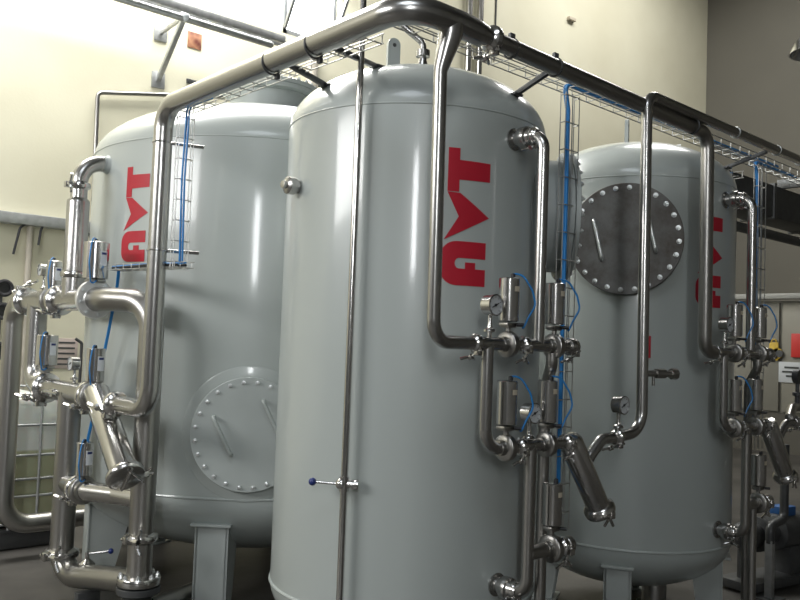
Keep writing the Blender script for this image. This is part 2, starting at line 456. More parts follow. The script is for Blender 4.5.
def leg(t, T, ang, w, top, d0, d1, pad=True, rr=None):
    """folded channel leg: outer face, two tapering cheeks, a cap plate"""
    a = math.radians(ang); n = V((math.cos(a), math.sin(a), 0)); s = V((-math.sin(a), math.cos(a), 0)); R = rr or T['R'] * .98
    c = V((T['x'], T['y'], 0)); M = Matrix((n, s, V((0, 0, 1)))).transposed()
    g = G(); g.box(c + n * (R - .006) + V((0, 0, (top + FL) / 2)), (.012, w, top - FL), M)
    for sg in (-1, 1):
        pr = [(R, FL), (R, top), (R - d0, top), (R - d1, FL)]
        g.prism(pr, lambda u, v, q, sg=sg: c + n * u + s * (sg * (w / 2 - .012) + q) + V((0, 0, v)), -.006, .006)
    g.box(c + n * (R - d1 / 2) + V((0, 0, FL + .008)), (d1 + .06, w + .06, .016), M)
    l = part('leg', g, PAINT2, t)
    if pad:
        g = G(); g.box(c + n * (R - d0 / 2 + .02) + V((0, 0, top + .006)), (d0 + .05, w * 1.18, .016), M); part('cap_plate', g, PAINT2, l)

def nozzle(t, T, ang, z, r, L, m=STEEL, name='nozzle'):
    a = math.radians(ang); n = V((math.cos(a), math.sin(a), 0)); p = V((T['x'], T['y'], z)); R = T['R']
    g = G(); g.lathe([(r * 1.7, R - .03), (r * 1.75, R + .006), (r * 1.15, R + .012), (r * 1.15, R + L * .3), (r * 1.62, R + L * .34), (r * 1.68, R + L * .38), (r * 1.68, R + L * .6), (r * 1.62, R + L * .64), (r * 1.3, R + L * .68), (r, R + L)], p, n, 32)
    return part(name, g, m, t)

def lug(t, p, ang, h, w, base=.17):
    a = math.radians(ang); s = V((math.cos(a), math.sin(a), 0)); n = V((-math.sin(a), math.cos(a), 0)); p = V(p)
    pr = [(-w / 2, -.05), (w / 2, -.05), (w / 2, h - w / 2)] + [(w / 2 * math.cos(b * PI / 10), h - w / 2 + w / 2 * math.sin(b * PI / 10)) for b in range(1, 10)] + [(-w / 2, h - w / 2)]
    g = G(); g.prism(pr, lambda u, v, q: p + s * u + n * q + V((0, 0, v)), -.012, .012)
    g.box(p + V((0, 0, .008)), (base, base * .5, .035), Matrix.Rotation(a, 3, 'Z'))
    l = part('lifting_lug', g, PAINT2, t)
    g = G(); q = p + V((0, 0, h - w * .55)); g.cyl(q - n * .0135, q + n * .0135, w * .15, seg=16); part('lug_eye', g, DARK, l)
    return l

# --- large tank (left, behind)
t = thing('storage_tank', 'widest pale grey tank at left, with a bolted manhole low on its side', 'tank', (T1['x'], T1['y'], FL))
tank_body(t, T1)
manhole(t, T1, -124.5, 1.0, .338, .055, PAINT, PAINT2, nb=24, handles=((-.44, -.02), (.40, .28)), tilt=27, ph=.13)
for k in range(6): leg(t, T1, 165.8 + 60 * k, .205, .44, .30, .16, rr=1.16)
g = G(); zt = dome_z(T1, .30)
g.lathe([(.30, zt - .06), (.30, zt + .17), (.355, zt + .172), (.36, zt + .175), (.36, zt + .205)], (T1['x'], T1['y'], 0), seg=72); part('hatch_neck', g, PAINT2, t)
g = G(); g.lathe([(.355, zt + .208), (.36, zt + .21), (.36, zt + .24), (.355, zt + .243)], (T1['x'], T1['y'], 0), seg=72)
hc = part('top_hatch', g, PAINT2, t, label='flat bolted hatch cover on the dome'); bolts(hc, (T1['x'], T1['y'], zt + .243), (0, 0, 1), .335, 28, .05, 1.3)
g = G(); g.lathe([(.052, 1.19), (.066, 1.225), (.058, 1.235), (.053, 1.245), (.053, 1.26)], (T1['x'], T1['y'], 2.665), (-1, 0, 0), 32); part('nozzle', g, PAINT2, t)
lettering(t, T1, -167.7, 2.618)

# --- middle tank
t = thing('storage_tank', 'slim pale grey tank in the middle, nearest of the three tanks', 'tank', (0, 0, FL), group=None)
tank_body(t, T2)
manhole(t, T2, -42, 2.245, .322, .135, PAINT2, PAINT2, nb=24, handles=(), pad=True)
for k in range(4): leg(t, T2, -148 + 90 * k, .16, .30, .2, .14, rr=.60)
nozzle(t, T2, -90, 2.516, .029, .13); nozzle(t, T2, -92.6, .53, .029, .13)
g = G(); g.lathe([(.032, .62), (.032, .66), (.041, .665), (.041, .70), (.034, .705), (.018, .71), (.018, .728), (.010, .73)], (0, .12, 2.29), (-1, 0, 0), 28)
part('plugged_nozzle', g, STEEL, t)
lettering(t, T2, -120.3, 2.435)
lug(t, (-.105, .09, dome_z(T2, .14) - .005), -18, .205, .068); lug(t, (.33, -.16, dome_z(T2, .37) - .005), 30, .10, .09, .1)
g = G(); zz = dome_z(T2, 0); g.lathe([(.045, zz - .02), (.04, zz + .02), (.02, zz + .085), (.02, zz + .10), (.036, zz + .103), (.036, zz + .135), (.02, zz + .138)], (.01, -.01, 0), seg=22)
vn = part('vent_nozzle', g, STEEL, t)
g = G(); g.tube([(.01, -.01, zz + .13), (.01, -.01, zz + .175), (-.085, .075, zz + .275), (-.30, .10, zz + .29)], .017, bend=.05); part('vent_pipe', g, STEEL, vn)
# brackets welded to the dome that carry the overhead pipes
def bracket(t, T, ang, r, to, name='pipe_bracket'):
    p = pol(T, ang, r, dome_z(T, r) - .004); n = V(to) - p
    g = G(); g.bar(p - n * .02, to, .022, .022); g.box(p, (.06, .06, .012), bev=.003); part(name, g, DARK, t)
bracket(t, T2, -85, .60, (.05, -.80, 2.81)); bracket(t, T2, 180, .585, (-.845, -.08, 2.775)); bracket(t, T2, -158, .45, (-.845, -.38, 2.785))

# --- right tank
t = thing('storage_tank', 'slim pale grey tank at right with a dark stained round manhole cover', 'tank', (T3['x'], T3['y'], FL))
tank_body(t, T3)
manhole(t, T3, -150.4, 2.236, .331, .06, COVER, COVER, nb=24, handles=((-.46, -.03), (.45, .12)), tilt=13, pad=False, ph=.2, bs=1.15)
for k in range(4): leg(t, T3, -151 + 90 * k, .16, .30, .2, .14, rr=.60)
nozzle(t, T3, -90, 2.52, .029, .13); nozzle(t, T3, -92.6, .53, .029, .13)
lettering(t, T3, -110.6, 2.455)
lug(t, (T3['x'] - .01, .05, dome_z(T3, .05) - .005), 28, .20, .075); lug(t, (T3['x'] + .30, -.16, dome_z(T3, .34) - .005), 30, .10, .09, .1)
g = G(); g.lathe([(.075, -.03), (.075, .12), (.11, .125), (.11, .155), (.075, .16), (.075, .2)], (T3['x'] - .05, -.25, T3['zb'] - .28), (0, 0, -1), 24); part('bottom_outlet', g, STEELD, t)
bracket(t, T3, -80, .60, (2.17, -.82, 2.83))

# ------------------------------------------------------------------ overhead header pipes
ZH = 2.80; YH = -.82; X1 = -.8775
t = thing('header_pipe', 'thick stainless pipe rising beside the large tank and turning overhead', 'pipe', (X1, 1.06, 1.05))
g = G(); g.tube([(X1, 1.50, 1.17), (X1, 1.06, 1.17), (X1, 1.06, ZH), (X1, -.885, ZH + .012), (-.60, -.870, ZH + .022)], .0505, bend=[.13, .13, .14], seg=28, bseg=12)
g.lathe([(.0505, 0), (.0505, .09), (.0495, .11), (.037, .19), (.037, .205)], (-.61, -.8705, ZH + .022), (1, .05, -.02), 28)
part('pipe', g, STEEL, t)
g = G(); g.rings([[(xc + rr * math.cos(2 * PI * k / 28), yc + rr * math.sin(2 * PI * k / 28), ZH - hh) for k in range(28)] for xc, yc, rr, hh in ((-.648, -.872, .049, -.03), (-.648, -.871, .048, .035), (-.653, -.868, .044, .065), (-.672, -.852, .030, .165), (-.675, -.85, .0272, .18))])
g.tube([(-.675, -.85, ZH - .165), (-.66, -.845, 1.586), (-.40, YH, 1.586)], .0268, bend=.085, seg=22, bseg=10)
part('down_pipe', g, STEEL, t)
for y in (.02, -.30):
    g = G(); g.torus((X1, y, ZH), (0, 1, 0), .0515, .0045, 28, 8); g.box((X1 + .03, y, ZH - .055), (.018, .024, .024)); part('pipe_hanger', g, DARK, t)
for z in (2.60, 2.02):
    g = G(); g.torus((X1, 1.06, z), (0, 0, 1), .052, .005, 28, 8); g.cyl((X1 + .04, 1.03, z), (X1 + .20, .98, z), .010, seg=12); part('stand_off', g, STEELB, t)
clamp(t, (-.402, -.861, ZH + .018), (1, 0, 0), .038, (0, -.3, -1))

t = thing('header_pipe', 'slimmer overhead stainless pipe from the middle tank to the right tank', 'pipe', (1.46, YH, 1.6))
g = G(); g.tube([(-.395, -.861, ZH + .018), (1.437, YH, ZH - .005), (1.445, YH, 1.586), (1.56, YH, 1.586)], .0365, bend=[.09, .075], seg=24, bseg=10)
part('pipe', g, STEELD, t)
for x in (-.27, .03, 1.25):
    hy, hz = -.852 + .022 * (x + .27) / 1.7, ZH + .016 - .02 * (x + .27) / 1.7
    g = G(); g.torus((x, hy, hz), (1, 0, 0), .039, .005, 26, 8); g.box((x, hy, hz + .05), (.03, .018, .03)); part('pipe_hanger', g, DARK, t)

YP = -.93
t = thing('overhead_pipe', 'stainless pipe climbing in front of the dark manhole cover, turning right', 'pipe', (.80, YP, 1.2))
# riser, then the long run to the right
g = G(); g.tube([(.58, -.85, 1.168), (.768, -.86, 1.187), (.752, -.86, 2.855), (EX, -.74, 2.80)], .0275, bend=[.11, .075], seg=22, bseg=10)
part('pipe', g, STEEL, t)
g = G(); g.box((.792, -.868, 1.60), (.026, .022, .11), Matrix.Rotation(-.3, 3, 'Z')); part('red_tag', g, RED, t, label='small red tag on the pipe')
g = G(); p = V((.782, -.86, 1.47)); g.cyl(p, p + V((.07, -.03, 0)), .016, seg=16); q = p + V((.06, -.026, 0)); g.cyl(q, q + V((.05, -.02, 0)), .024, seg=16); g.cyl(q + V((.045, -.02, 0)), q + V((.10, -.04, 0)), .014, .018, seg=16); g.cyl(q + V((.085, -.034, 0)), q + V((.115, -.046, 0)), .028, seg=8); g.cyl(p + V((.05, -.02, 0)), p + V((.05, -.02, -.06)), .008, seg=10)
part('sample_valve', g, STEELD, t)
for x in (1.7, 2.25, 2.6):
    g = G(); g.torus((x, -.86 + .06 * (x - .8) / 4.4, 2.855 - .025 * (x - .8) / 4.4), (1, 0, 0), .030, .004, 22, 8); part('pipe_hanger', g, ZINC, t)

# ------------------------------------------------------------------ valves with tall pneumatic actuators
def valve(label, loc, rotz, rp, ra, h, gap, lab_ang, tube=True, dk=2.05, big_label=False, group='pneumatic butterfly valves', wing=(0, -1, -.6), tube_side=1):
    """pipe axis along local X, actuator upright"""
    t = thing('butterfly_valve', label, 'valve', loc, rotz, group, local=True)
    rd = rp * dk
    g = G(); g.lathe([(rp * 1.15, -.045), (rp * 1.2, -.02), (rd - .004, -.018), (rd, -.014), (rd, .014), (rd - .004, .018), (rp * 1.2, .02), (rp * 1.15, .045)], (0, 0, 0), (1, 0, 0), 36)
    body = part('valve_body', g, STEELD, t)
    x, y, z = V((0, 1, 0)), V((0, 0, 1)), V((1, 0, 0))
    g = G(); z0 = rd * .8; zb = rp + gap
    g.cyl((0, 0, z0), (0, 0, zb - .008), rp * .42, seg=16)
    g.box((0, 0, (z0 + zb) / 2 + .01), (.05, ra * 1.1, .02), bev=.004); g.box((0, 0, zb - .012), (ra * 1.5, ra * 1.2, .016), bev=.004)
    part('bracket', g, STEELD, t)
    g = G(); g.lathe([(ra - .006, zb), (ra, zb + .004), (ra, zb + h - .005), (ra - .004, zb + h - .001), (ra - .012, zb + h)], (0, 0, 0), seg=40)
    ac = part('actuator', g, STEELB, t)
    g = G(); g.cyl((ra * .25, -ra * .2, zb + h - .002), (ra * .25, -ra * .2, zb + h + .012), .010, seg=12); g.sphere((ra * .25, -ra * .2, zb + h + .012), .010, .7)
    part('air_plug', g, BLACK, ac)
    a = lab_ang - rotz
    lw, lh, lz = (.046, .085, .55) if big_label else (.028, .022, .74)
    g = G(); N = 6; R = ra + .0012
    rows = []
    for zz in (zb + h * lz - lh / 2, zb + h * lz + lh / 2):
        rows.append([V((R * math.cos(a + (k / N - .5) * lw / ra), R * math.sin(a + (k / N - .5) * lw / ra), zz)) for k in range(N + 1)])
    for k in range(N): g.bm.faces.new([g.bm.verts.new(p) for p in (rows[0][k], rows[0][k + 1], rows[1][k + 1], rows[1][k])])
    lp = part('label_plate', g, WHITE if big_label else CREAMLAB, ac)
    if big_label:
        g = G(); R += .0008
        r0, r1 = zb + h * lz + lh * .26, zb + h * lz + lh * .42
        pts = [[V((R * math.cos(a + (k / N - .5) * lw * .7 / ra), R * math.sin(a + (k / N - .5) * lw * .7 / ra), zz)) for k in range(N + 1)] for zz in (r0, r1)]
        for k in range(N): g.bm.faces.new([g.bm.verts.new(p) for p in (pts[0][k], pts[0][k + 1], pts[1][k + 1], pts[1][k])])
        part('label_print', g, BLUEK, ac)
    g = G(); b = a + .55 * tube_side
    fp = V((ra * .8 * math.cos(b), ra * .8 * math.sin(b), zb - .012)); g.cyl(fp, fp + V((.03 * math.cos(b), .03 * math.sin(b), 0)), .008, seg=10)
    part('air_fitting', g, BLACK, ac)
    if tube:
        s = V((math.cos(a + .9 * tube_side), math.sin(a + .9 * tube_side), 0)); top = V((ra * .25, -ra * .2, zb + h + .015))
        g = G(); g.tube([top, top + s * ra * .9 + V((0, 0, .005)), s * (ra + .055) + V((0, 0, zb + h * .72)), s * (ra + .07) + V((0, 0, zb + h * .4)), s * (ra + .04) + V((0, 0, zb + .02)), s * (ra + .01) + V((0, 0, zb - .05)), fp + V((.028 * math.cos(b), .028 * math.sin(b), 0))], .0042, bend=.05, seg=8)
        part('air_tube', g, BLUE, t, label='blue air tube')
    return t

def gauge(label, loc, rotz, s=1.0, stem=.07):
    t = thing('pressure_gauge', label, 'gauge', loc, rotz, 'pressure gauges', local=True)
    g = G(); g.lathe([(.010, -.005), (.010, .02), (.022, .022), (.025, .028), (.022, .034), (.012, .04), (.009, stem - .01), (.009, stem + .02)], seg=18); g.cyl((-.03, 0, .028), (.03, 0, .028), .006, seg=8)
    part('stem', g, STEELB, t)
    c = V((0, 0, stem + .02 + .042)); r = .042 * s
    g = G(); g.lathe([(r * .9, -.022), (r, -.018), (r, .022), (r * 1.06, .024), (r * 1.06, .032), (r * .96, .034), (r * .93, .027)], c, (0, -1, 0), 32)
    ca = part('gauge_case', g, STEELB, t)
    g = G(); g.lathe([(r * .92, .026), (r * .92, .028)], c, (0, -1, 0), 32); d = part('dial', g, DIAL, ca, label='white dial face')
    g = G(); g.bar(c + V((-r * .5, -.030, -r * .25)), c + V((r * .45, -.030, r * .2)), .004, .002, up=(0, 1, 0)); g.cyl(c + V((0, -.028, 0)), c + V((0, -.032, 0)), .006, seg=10)
    for k in range(9):
        a = math.radians(-45 + k * 33.75); e = V((math.cos(a), 0, math.sin(a))); g.bar(c + e * r * .68 + V((0, -.0285, 0)), c + e * r * .85 + V((0, -.0285, 0)), .0025, .001, up=(0, 1, 0))
    part('needle', g, BLACK, ca)
    return t

# ------------------------------------------------------------------ valve group of a slim tank (middle and right)
RP = .0268
def slim_group(dx, who, x_elb, full):
    Y = YH
    # upper manifold
    t = thing('manifold_pipe', 'upper stainless manifold pipe beside the %s, below its pair of high actuators' % who, 'pipe', (dx - .1, Y, 1.55))
    x0 = -.40 if full else x_elb - dx + .10
    g = G(); g.tube([(dx + x0, Y, 1.586), (dx + .23, Y, 1.586)], RP * 1.02, seg=22)
    g.lathe([(RP * 1.3, .21), (RP * 1.45, .215), (RP * 1.45, .255), (RP * .9, .262), (RP * .4, .285)], (dx, Y, 1.586), (1, 0, 0), 22)
    part('pipe', g, STEEL, t)
    clamp(t, (dx + x0 + .0, Y, 1.586), (1, 0, 0), RP, (.0, -.5, -1)); clamp(t, (dx - .10, Y, 1.586), (1, 0, 0), RP, (0, -1, -.7)); clamp(t, (dx + .235, Y, 1.586), (1, 0, 0), RP, (.2, -.6, -.8))
    # riser to the upper nozzle
    g = G(); g.tube([(dx, -.745, 2.516), (dx, Y, 2.516), (dx, Y, 1.58)], RP, bend=.07, seg=22, bseg=10)
    part('riser', g, STEEL, t, label='vertical pipe to the upper nozzle')
    clamp(t, (dx, -.765, 2.516), (0, 1, 0), RP * .95, (.6, 0, -1))
    # pipe from the upper to the lower manifold
    g = G(); g.tube([(dx - .325, Y, 1.58), (dx - .325, Y, 1.157), (dx + .22, Y, 1.157)], RP, bend=.085, seg=22, bseg=10)
    t2 = thing('manifold_pipe', 'lower stainless manifold pipe beside the %s, ending at the slanted strainer' % who, 'pipe', (dx - .1, Y, 1.13))
    part('pipe', g, STEEL, t2)
    clamp(t2, (dx - .10, Y, 1.157), (1, 0, 0), RP, (0, -1, -.7)); clamp(t2, (dx + .215, Y, 1.157), (1, 0, 0), RP, (.2, -1, -.3))
    g = G(); g.tube([(dx - .03, Y, 1.16), (dx - .03, Y, .53), (dx - .03, -.735, .53)], RP, bend=.07, seg=22, bseg=10)
    part('feed_leg', g, STEELD, t2, label='vertical pipe down to the lower nozzle')
    clamp(t2, (dx - .03, -.755, .53), (0, 1, 0), RP * .95, (.6, 0, -1))
    # drain pipe behind
    t3 = thing('drain_pipe', 'vertical stainless drain pipe going to the floor beside the %s' % who, 'pipe', (dx + .178, -.728, FL))
    g = G(); g.tube([(dx + .10, Y, 1.555), (dx + .10, Y, 1.50), (dx + .178, -.728, 1.40), (dx + .178, -.728, FL)], RP * .96, bend=.05, seg=20)
    part('pipe', g, STEELD, t3)
    g = G(); g.lathe([(.06, FL), (.06, FL + .012), (.03, FL + .02), (.03, FL + .05)], (dx + .178, -.728, 0), seg=20); part('foot_plate', g, STEELD, t3)
    # bottom manifold with valve
    t4 = thing('manifold_pipe', 'short low stainless stub pipe near the foot of the %s, under a single actuator' % who, 'pipe', (dx + .1, Y, .65))
    g = G(); g.tube([(dx - .03, Y, .70), (dx + .24, Y, .70)], RP * 1.15, seg=20); g.lathe([(RP * 1.3, 0), (RP * 1.5, .006), (RP * 1.5, .04), (RP * .6, .05)], (dx + .22, Y, .70), (1, 0, 0), 20)
    part('pipe', g, STEELD, t4); clamp(t4, (dx + .205, Y, .70), (1, 0, 0), RP * 1.1, (.2, -1, -.4), wl=1.2)
    g = G(); g.tube([(dx + .06, Y, .69), (dx + .06, Y, FL)], RP * .9, seg=18); part('drain_leg', g, STEELD, t4)
    # valves
    L = -1.57
    valve('tall steel valve on the upper manifold of the %s, below its red lettering' % who, (dx - .20, Y, 1.586), 0, RP, .044, .185, .068, L)
    valve('tall steel valve on the upper manifold of the %s, at its free end' % who, (dx + .11, Y, 1.586), 0, RP, .044, .185, .068, L)
    valve('tall steel valve on the lower manifold of the %s, beside the down pipe' % who, (dx - .195, Y, 1.157), 0, RP, .044, .185, .068, L)
    valve('tall steel valve on the lower manifold of the %s, by the strainer' % who, (dx + .075, Y, 1.157), 0, RP, .044, .185, .068, L, tube=full)
    valve('lowest tall steel actuator valve beside the %s, just above the floor' % who, (dx + .13, Y, .70), 0, RP * 1.1, .044, .185, .072, L, tube=False)
    gauge('round pressure gauge standing on the upper manifold of the %s' % who, (dx - .315, Y, 1.612), 0)
    if full: gauge('round pressure gauge between the two lower actuators of the %s' % who, (dx - .045, Y, 1.165), 0)
    # strainer
    s0 = V((dx + .27, Y, 1.135)); s1 = V((dx + .475, Y - .01, .835)); ax = (s1 - s0).normalized()
    t5 = thing('pipe_strainer', 'slanted stainless strainer cylinder hanging off the lower manifold of the %s' % who, 'strainer', (dx + .38, Y, .8), group='slanted strainers')
    L0 = (s1 - s0).length; rs = .055
    g = G(); g.lathe([(.02, -.055), (rs * .8, -.05), (rs, -.03), (rs, L0 - .02)], s0, ax, 32)
    part('strainer_body', g, STEELB, t5)
    g = G(); g.tube([(dx + .215, Y, 1.157), (dx + .26, Y, 1.157), s0 + ax * .05], RP, bend=.04, seg=20); part('inlet_elbow', g, STEEL, t5)
    b0 = s0 + ax * .13
    g = G(); g.tube([b0, V((dx + .40, Y - .005, 1.09)), V((dx + .48, Y - .01, 1.16)), V((dx + .59, -.85, 1.168))], RP, bend=.06, seg=20); part('outlet_branch', g, STEEL, t5)
    clamp(t5, (dx + .575, -.848, 1.167), (1, 0, 0), RP, (0, -.4, -1), wl=1.1)
    g = G(); g.lathe([(rs, -.03), (rs * 1.12, -.025), (rs * 1.34, -.012), (rs * 1.36, 0), (rs * 1.34, .012), (rs * 1.1, .022), (rs * .9, .024)], s1, ax, 34)
    cp = part('end_cap', g, STEELB, t5)
    sd = ax.cross(V((0, 1, 0))).normalized()
    q = s1 + ax * .03 + V((-.02, -.055, 0))
    g = G(); g.box(s1 + ax * .02 + V((-.01, -.06, 0)), (.032, .032, .032)); g.cyl(q - ax * .02, q + ax * .055, .007, seg=8)
    for e in ((-.055, .015), (-.05, -.03)):
        g.tube([q + ax * .01, q + V((e[0] * .6, -.01, e[1] * .5)), q + V((e[0] * 1.3, -.02, e[1]))], .007, bend=.01, seg=8)
    part('wing_nut', g, STEELB, cp)

slim_group(0, 'middle tank', -.62, True)
gauge('round pressure gauge on the strainer outlet pipe in front of the right tank', (.575, -.855, 1.188), 0)
slim_group(T3['x'], 'right tank', 1.46, False)

# thin pipe standing in front of the middle tank
t = thing('sampling_pipe', 'thin upright polished pipe standing close in front of the middle tank', 'pipe', (-.63, -.305, FL))
px, py = -.632, -.305
g = G(); g.tube([(px, py, FL), (px, py, 3.9), (px - .0, py + .4, 3.95)], .0155, bend=.06, seg=20); part('pipe', g, STEELB, t)
g = G(); c = V((px, py, .968)); rt = V((.743, -.669, 0))
g.cyl(c - rt * .03, c + rt * .06, .018, seg=16); g.sphere(c - rt * .012, .026); g.box(c + rt * .045, (.03, .03, .04), Matrix.Rotation(-.73, 3, 'Z')); g.cyl(c + V((0, 0, -.03)), c + V((0, 0, .03)), .021, seg=16)
vb = part('valve_body', g, STEELB, t)
g = G(); e = c - rt * .135 + V((0, 0, .005)); g.cyl(c - rt * .02, e, .006, seg=10); part('handle', g, STEELB, vb)
g = G(); g.sphere(e, .017); part('handle_knob', g, BLUEK, vb, label='dark blue ball knob')

# ------------------------------------------------------------------ pipework of the large tank (left)
RB = .069; ZU = 1.77; ZL = 1.19
t = thing('return_pipe', 'thick stainless pipe at the far left edge, in front of the caged tote', 'pipe', (X1, 3.32, FL))
g = G(); g.tube([(.35, 3.30, .15), (X1 - .01, 3.30, .15), (X1 - .01, 3.32, ZU), (X1, 3.09, ZU)], RB, bend=[.19, .16], seg=30, bseg=12); part('pipe', g, STEELD, t)
g = G(); g.box((.1, 3.30, (FL + .085) / 2), (.06, .12, .085 - FL)); part('pipe_support', g, DARK, t)
t = thing('manifold_pipe', 'thick upper manifold pipe with a jacketed riser, left of the large tank', 'pipe', (X1, 2.4, 1.7))
g = G(); g.tube([(X1, 3.08, ZU), (X1, 1.90, ZU)], RB, seg=30); part('pipe', g, STEEL, t)
g = G(); g.tube([(-.62, 2.212, 2.665), (X1, 2.212, 2.665), (X1, 2.212, 2.40)], .052, bend=.145, seg=26, bseg=12)
g.lathe([(.052, 2.44), (.052, 2.42), (.068, 2.405), (.070, 2.395), (.070, ZU)], (X1, 2.212, 0), seg=30, cap0=False)
part('riser', g, STEEL, t, label='vertical jacketed pipe')
clamp(t, (X1, 2.212, 2.50), (0, 0, 1), .048, (-1, .1, 0), wl=1.1)
clamp(t, (X1, 2.212, 1.93), (0, 0, 1), .058, (1, -.5, 0), wl=.7)
clamp(t, (X1, 3.08, ZU), (0, 1, 0), RB, (-.5, .2, .8), wl=1.2); clamp(t, (X1, 2.44, ZU), (0, 1, 0), RB, (-.3, 0, -1))
g = G(); g.lathe([(RB, -.02), (RB * 1.66, -.016), (RB * 1.70, -.012), (RB * 1.70, .012), (RB * 1.66, .016), (RB * 1.12, .018), (RB, .03)], (X1, 1.86, ZU), (0, -1, 0), 44)
fl = part('flange', g, mat('satin_flange_steel', (.74, .74, .73), .42, .7), t, label='wide bright flange ring'); bolts(fl, (X1, 1.844, ZU), (0, -1, 0), RB * 1.36, 8, .2, 1.0)
# tee down and lower manifold
t = thing('manifold_pipe', 'thick lower manifold pipe left of the large tank, bent from the upper one', 'pipe', (X1, 2.5, 1.1))
g = G(); g.tube([(X1, 2.85, ZU - .02), (X1, 2.85, ZL), (X1, 1.80, ZL)], RB * .97, bend=.15, seg=30, bseg=12); part('pipe', g, STEEL, t)
clamp(t, (X1, 2.60, ZL), (0, 1, 0), RB, (-.4, .1, -1), wl=1.3); clamp(t, (X1, 1.86, ZL), (0, 1, 0), RB * .92, (-.4, -.2, -1), wl=1.1)
g = G(); g.cyl((X1 - .075, 2.40, ZL - .01), (X1 - .075, 2.18, ZL - .01), .012, seg=12); g.box((X1 - .07, 2.28, ZL - .01), (.03, .06, .05)); part('side_clamp', g, STEELB, t)
# drop pipe
XD = -.72
t = thing('drop_pipe', 'thick stainless pipe dropping from the lower left manifold to the floor', 'pipe', (X1, 2.17, FL))
g = G(); g.tube([(X1, 2.17, ZL), (X1, 2.17, .065), (XD, 1.45, .165)], .0715, bend=.15, seg=30, bseg=12); part('pipe', g, STEELD, t)
clamp(t, (X1, 2.17, .195), (0, 0, 1), .0715, (-1, -.3, 0), wl=1.2)
g = G(); g.box((X1 + .06, 1.88, (FL + .025) / 2 - .005), (.14, .05, .03 - FL)); part('pipe_support', g, DARK, t)
g = G(); c = V((X1 + .065, 1.93, .155)); g.lathe([(.05, 0), (.048, .02), (.025, .04), (.012, .05), (.012, .085)], c, seg=18)
bv = part('ball_valve', g, STEELB, t)
g = G(); g.cyl(c + V((0, 0, .075)), c + V((.12, -.05, .085)), .006, seg=10); part('handle', g, STEELB, bv)
g = G(); g.sphere(c + V((.125, -.052, .086)), .017); part('handle_knob', g, BLUEK, bv, label='dark blue ball knob')
# cross connection
t = thing('cross_pipe', 'short curved stainless pipe joining the two thick uprights below the left strainer', 'pipe', (-.8, 1.7, .55))
g = G(); g.tube([(X1, 2.15, .63), (X1 - .02, 1.86, .63), (XD - .06, 1.62, .63), (XD, 1.42, .63)], .058, bend=.16, seg=26, bseg=10); part('pipe', g, STEEL, t)
clamp(t, (X1 - .013, 1.92, .63), (.05, 1, 0), .058, (-.5, 0, -1))
# outlet pipe behind the header riser
t = thing('outlet_pipe', 'thick stainless pipe bending down from the bright flange to a floor flange', 'pipe', (XD, 1.41, FL))
g = G(); g.tube([(X1, 1.85, ZU), (X1 + .005, 1.72, ZU), (XD, 1.41, ZU - .01), (XD, 1.41, .20)], RB * 1.02, bend=[.25, .24], seg=30, bseg=14); part('pipe', g, STEELD, t)
clamp(t, (XD, 1.41, .42), (0, 0, 1), RB * .95, (-1, -.3, 0), wl=1.1)
g = G(); g.lathe([(RB, .21), (RB * 1.7, .205), (RB * 1.75, .20), (RB * 1.75, .165), (RB * 1.7, .16)], (XD, 1.41, 0), seg=40); f1 = part('flange', g, STEELB, t); bolts(f1, (XD, 1.41, .205), (0, 0, 1), RB * 1.45, 8, .3, 1.2)
g = G(); g.lathe([(RB * 1.7, .15), (RB * 1.75, .147), (RB * 1.75, .115), (RB * 1.5, .11), (RB * 1.05, .08), (RB * 1.05, FL)], (XD, 1.41, 0), seg=40); part('floor_flange', g, DARK, t)
t = thing('floor_pipe', 'stainless pipe along the floor under the large tank, leading away from the floor flange', 'pipe', (-.3, 1.75, FL))
g = G(); g.tube([(XD + .08, 1.41, .02), (-.06, 1.66, .02), (.06, 1.76, .02), (.10, 1.80, .30)], .045, bend=[.2, .08], seg=22); part('pipe', g, STEELD, t)
g = G(); g.box((-.35, 1.55, (FL - .02) / 2 - .01), (.06, .1, -.02 - FL)); part('pipe_support', g, DARK, t)
# strainer on the left
s0 = V((X1 - .005, 1.72, 1.185)); s1 = V((X1 - .015, 1.275, .80)); ax = (s1 - s0).normalized(); L0 = (s1 - s0).length
t = thing('pipe_strainer', 'largest slanted stainless strainer cylinder, on the lower manifold left of the large tank', 'strainer', (X1, 1.5, .75), group='slanted strainers')
g = G(); g.lathe([(.03, -.075), (.062, -.07), (.077, -.045), (.077, L0)], s0, ax, 36); part('strainer_body', g, STEELB, t)
g = G(); g.lathe([(.08, -.03), (.10, -.02), (.106, -.008), (.106, .008), (.10, .02), (.09, .024)], s1, ax, 40); cp = part('end_cap', g, STEELB, t)
g = G(); q = V((1, 0, 0)); u = ax.cross(q).normalized(); g.cyl(s1 + ax * .03 - u * .09, s1 + ax * .03 + u * .09, .006, seg=8); g.cyl(s1 + ax * .03 - q * .02 + u * .08, s1 + ax * .04 + q * .10 - u * .02, .006, seg=8); g.box(s1 + q * .11, (.04, .04, .03)); g.tube([s1 + q * .11, s1 + q * .15 + V((0, 0, .03))], .007, seg=8); g.tube([s1 + q * .11, s1 + q * .16 + V((0, 0, .0))], .007, seg=8)
part('cap_bar', g, STEELB, cp)
b0 = s0 + ax * .16
g = G(); g.tube([b0, (X1, 1.53, 1.12), (X1, 1.49, 1.17)], .05, bend=.04, seg=24); part('outlet_branch', g, STEEL, t)
clamp(t, (X1, 1.485, 1.17), (0, 1, 0), .0505, (-.6, .2, -.8), wl=1.2)

